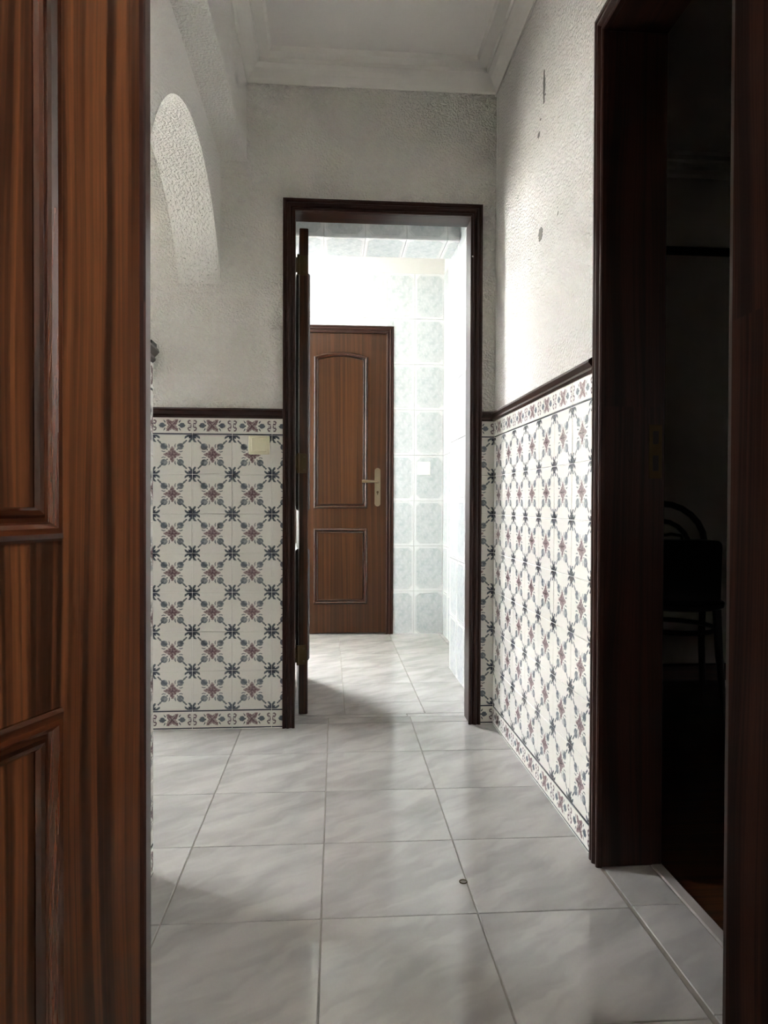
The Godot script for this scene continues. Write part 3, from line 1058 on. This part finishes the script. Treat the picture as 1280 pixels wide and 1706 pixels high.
func build_doors() -> void:
	# 1: kitchen doorway in the back wall, leaf swung open into the kitchen
	var d := node("door_1", self)
	tag(d, "dark framed doorway to the kitchen, its leaf swung wide open", "", "", "structure")
	jambs(d, V(-0.134, 0, -0.10), V(0.552, 1.985, 0.0), 0)
	casing(d, V(0, 0, 0.0), Vector3.RIGHT, Vector3.BACK, -0.131, 0.548, 1.985)
	var leaf := make_leaf(d, 0.68, 1.965, 0.036, 0.13, 2)
	leaf.position = V(-0.1035, 0.010, -0.135)
	leaf.rotation.y = PI / 2 + deg_to_rad(3.4)
	for y in [1.815, 1.018, 0.242]:
		var st := mb()
		# plate on the hinge edge, knuckle and the plate that reaches the jamb (leaf space: x along the leaf)
		bx(st, V(-0.002, y - 0.04, -0.017), V(0.0005, y + 0.04, 0.012), 0.0008)
		tube(st, [V(-0.006, y - 0.04, -0.022), V(-0.006, y + 0.04, -0.022)], [0.006], 10)
		bx(st, V(-0.004, y - 0.030, -0.034), V(-0.001, y + 0.030, -0.022), 0.0008)
		for q in [0.026, -0.026]:
			tube(st, [V(-0.001, y + q, 0.002), V(-0.0035, y + q, 0.002)], [0.004, 0.003], 8)
		obj("hinge", st, M.old_brass, leaf)
	# screw hole in the right casing of the frame
	var ss := mb()
	tube(ss, [V(0.555, 1.83, 0.010), V(0.555, 1.83, 0.0145)], [0.0045, 0.003], 10)
	obj("screw_cap", ss, M.switch_white, d).set_meta("label", "small pale screw cap")
	# 2: far kitchen door, closed
	d = node("door_2", self)
	tag(d, "closed brown panelled door with a brass lever in the bright kitchen", "", "", "structure")
	jambs(d, V(-0.238, 0, ZK - 0.09), V(0.389, 1.992, ZK), 0, 0.02)
	casing(d, V(0, 0, ZK), Vector3.RIGHT, Vector3.BACK, -0.226, 0.377, 1.985)
	leaf = make_leaf(d, 0.612, 1.978, 0.036, 0.128, 1, M.veneer, 0.822, 0.693, 1.822)
	leaf.position = V(-0.231, 0.008, ZK - 0.024)
	# 3: doorway to the side room
	d = node("door_3", self)
	tag(d, "dark framed doorway in the right wall to the unlit side room", "", "", "structure")
	jambs(d, V(XR, 0, 1.120), V(0.800, 1.985, 1.802), 2)
	casing(d, V(XR, 0, 0), V(0, 0, 1), V(-1, 0, 0), 1.123, 1.799, 1.985)
	var sp := mb()
	bx(sp, V(0.760, 0.930, 1.120), V(0.792, 1.058, 1.1225), 0.0008)
	var plate := obj("strike_plate", sp, M.old_brass, d)
	plate.set_meta("label", "worn brass strike plate with two slots")
	sp = mb()
	bx(sp, V(0.769, 1.012, 1.1222), V(0.783, 1.043, 1.1230))
	bx(sp, V(0.769, 0.948, 1.1222), V(0.783, 0.985, 1.1230))
	obj("latch_slot", sp, M.black, plate)
	leaf = make_leaf(d, 0.68, 1.965, 0.036, 0.13)
	leaf.position = V(0.820, 0.010, 1.788)
	leaf.rotation.y = deg_to_rad(44)  # unseen leaf set ajar to block hall light from the side room
	# 4: near door, swung towards the camera
	d = node("door_4", self)
	tag(d, "reddish brown panelled door standing open beside the near doorway", "", "", "structure")
	grain = 1
	var js := mb()
	bx(js, V(-0.345, 0, ZE), V(-0.211, 2.010, ZE + 0.026), 0.002)
	obj("jamb", js, M.dark, d)
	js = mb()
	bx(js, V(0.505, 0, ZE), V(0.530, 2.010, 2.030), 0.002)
	obj("jamb", js, M.dark_low_gloss, d)
	js = mb()
	grain = 0
	bx(js, V(-0.211, 1.985, ZE), V(0.505, 2.010, 2.030), 0.002)
	grain = 1
	obj("head_jamb", js, M.dark, d)
	casing(d, V(0, 0, ZE), Vector3.RIGHT, V(0, 0, -1), -0.214, 0.508, 1.988)
	leaf = make_leaf(d, 0.71, 1.965, 0.038, 0.129)
	var ang := deg_to_rad(21.6)
	# local x -> (-sin, 0, cos); local z -> away from the corridor axis on the right
	var ex := V(-sin(ang), 0, cos(ang))
	var en := V(cos(ang), 0, sin(ang))
	leaf.transform = Transform3D(Basis(-en.cross(Vector3.UP).normalized(), Vector3.UP, en), V(-0.2145, 0.006, 1.936) - en * 0.019)
	leaf.transform.basis = Basis(ex, Vector3.UP, ex.cross(Vector3.UP))

func plate_switch(called: String, at: Vector3, w: float, h: float, m: Material, label: String) -> void:
	var t := node(called, self, at)
	tag(t, label, "switch")
	var st := mb()
	bx(st, V(-w * 0.5, -h * 0.5, 0), V(w * 0.5, h * 0.5, 0.009), 0.003)
	obj("plate", st, m, t)
	st = mb()
	bx(st, V(-w * 0.36, -h * 0.36, 0.009), V(w * 0.36, h * 0.36, 0.013), 0.002)
	obj("rocker", st, m, t)

func build_things() -> void:
	plate_switch("light_switch", V(-0.267, 1.0885, 0.007), 0.080, 0.072, M.switch, "cream light switch on the painted tiles left of the kitchen doorway")
	plate_switch("light_switch", V(0.626, 1.099, ZK + 0.007), 0.086, 0.088, M.switch_white, "white light switch on the kitchen tiles beside the brown door")
	# carved bracket on the hall wall, its tip showing past the near door
	var t := node("wall_bracket", self, V(-0.76, 1.43, 0.0))
	tag(t, "small dark carved bracket on the stippled wall beyond the arch", "bracket")
	var st := mb()
	var steps := [[0.108, 0.030, 0.018], [0.098, 0.018, 0.012], [0.104, 0.006, 0.012], [0.090, -0.006, 0.010], [0.082, -0.018, 0.012]]
	for s in steps:
		bx(st, V(-s[0], s[1] - s[2] * 0.5, 0), V(s[0], s[1] + s[2] * 0.5, s[0] * 0.7), 0.003)
	obj("shelf", st, M.black_wood, t)
	st = mb()
	bx(st, V(-0.07, -0.030, 0), V(0.07, -0.024, 0.05), 0.002)
	bx(st, V(-0.095, -0.044, 0), V(0.095, -0.030, 0.06), 0.004)
	obj("apron", st, M.black_wood, t)
	# ring on the floor
	st = mb()
	var ring := []
	for i in 20:
		var a := TAU * i / 20.0
		ring.append(V(cos(a) * 0.0085, 0.0016, sin(a) * 0.0085))
	tube(st, ring, [0.0014], 6, true)
	tag(obj("metal_ring", st, M.old_brass, self, V(0.309, 0.0, 1.163)), "tiny dull metal ring lying on the glossy floor tile", "ring")
	chair()

func chair() -> void:
	var t := node("bentwood_chair", self, V(1.475, -0.004, -0.21))
	t.rotation.y = deg_to_rad(-14)
	tag(t, "dark bentwood chair with double hoop back in the unlit side room", "chair")
	var st := mb()
	lathe(st, [Vector2(0, 0.435), Vector2(0.195, 0.435), Vector2(0.210, 0.442), Vector2(0.212, 0.458), Vector2(0.204, 0.466), Vector2(0, 0.462)], Vector3.ZERO)
	obj("seat", st, M.black_wood, t)
	for p in [[-0.15, 0.14], [0.15, 0.14]]:
		st = mb()
		tube(st, [V(p[0], 0.44, p[1]), V(p[0] * 1.05, 0.25, p[1] * 1.06), V(p[0] * 1.18, 0.0, p[1] * 1.22)], [0.017, 0.016, 0.011], 10)
		obj("leg", st, M.black_wood, t)
	# rear legs and outer hoop are one bent rod
	st = mb()
	var rod := []
	rod.append(V(-0.19, 0.0, -0.21))
	rod.append(V(-0.17, 0.25, -0.17))
	rod.append(V(-0.175, 0.46, -0.165))
	for i in 13:
		var a := PI - PI * i / 12.0
		rod.append(V(cos(a) * 0.185, 0.70 + sin(a) * 0.175, -0.19 - 0.03 * sin(a)))
	rod.append(V(0.175, 0.46, -0.165))
	rod.append(V(0.17, 0.25, -0.17))
	rod.append(V(0.19, 0.0, -0.21))
	tube(st, rod, [0.0145], 10)
	obj("back_hoop", st, M.black_wood, t)
	st = mb()
	rod = [V(-0.10, 0.46, -0.165)]
	for i in 11:
		var a := PI - PI * i / 10.0
		rod.append(V(cos(a) * 0.125, 0.66 + sin(a) * 0.135, -0.188 - 0.02 * sin(a)))
	rod.append(V(0.10, 0.46, -0.165))
	tube(st, rod, [0.011], 10)
	obj("inner_hoop", st, M.black_wood, t)
	st = mb()
	var ring := []
	for i in 28:
		var a := TAU * i / 28.0
		ring.append(V(cos(a) * 0.178, 0.345, sin(a) * 0.178))
	tube(st, ring, [0.010], 8, true)
	obj("stretcher_ring", st, M.black_wood, t)
	var b := node("bag", self, V(1.43, 0.468, -0.12))
	tag(b, "black boxy bag standing on the bentwood chair's seat", "bag")
	st = mb()
	var pl := PackedVector2Array()
	for q in [[0.165, 0.225, 0.0], [-0.165, 0.225, PI / 2]]:
		for i in 6:
			var a: float = q[2] + PI / 2 * i / 5.0
			pl.append(Vector2(q[0] + cos(a) * 0.025, q[1] + sin(a) * 0.025))
	pl.append(Vector2(-0.185, 0.0))
	pl.append(Vector2(0.185, 0.0))
	prism(st, pl, V(0, 0, -0.05), Vector3.RIGHT, Vector3.UP, V(0, 0, 0.11))
	obj("body", st, M.black, b)
	st = mb()
	tube(st, [V(-0.05, 0.245, 0.0), V(-0.045, 0.268, 0.0), V(0, 0.275, 0), V(0.045, 0.268, 0.0), V(0.05, 0.245, 0.0)], [0.006], 8)
	obj("handle", st, M.black, b)
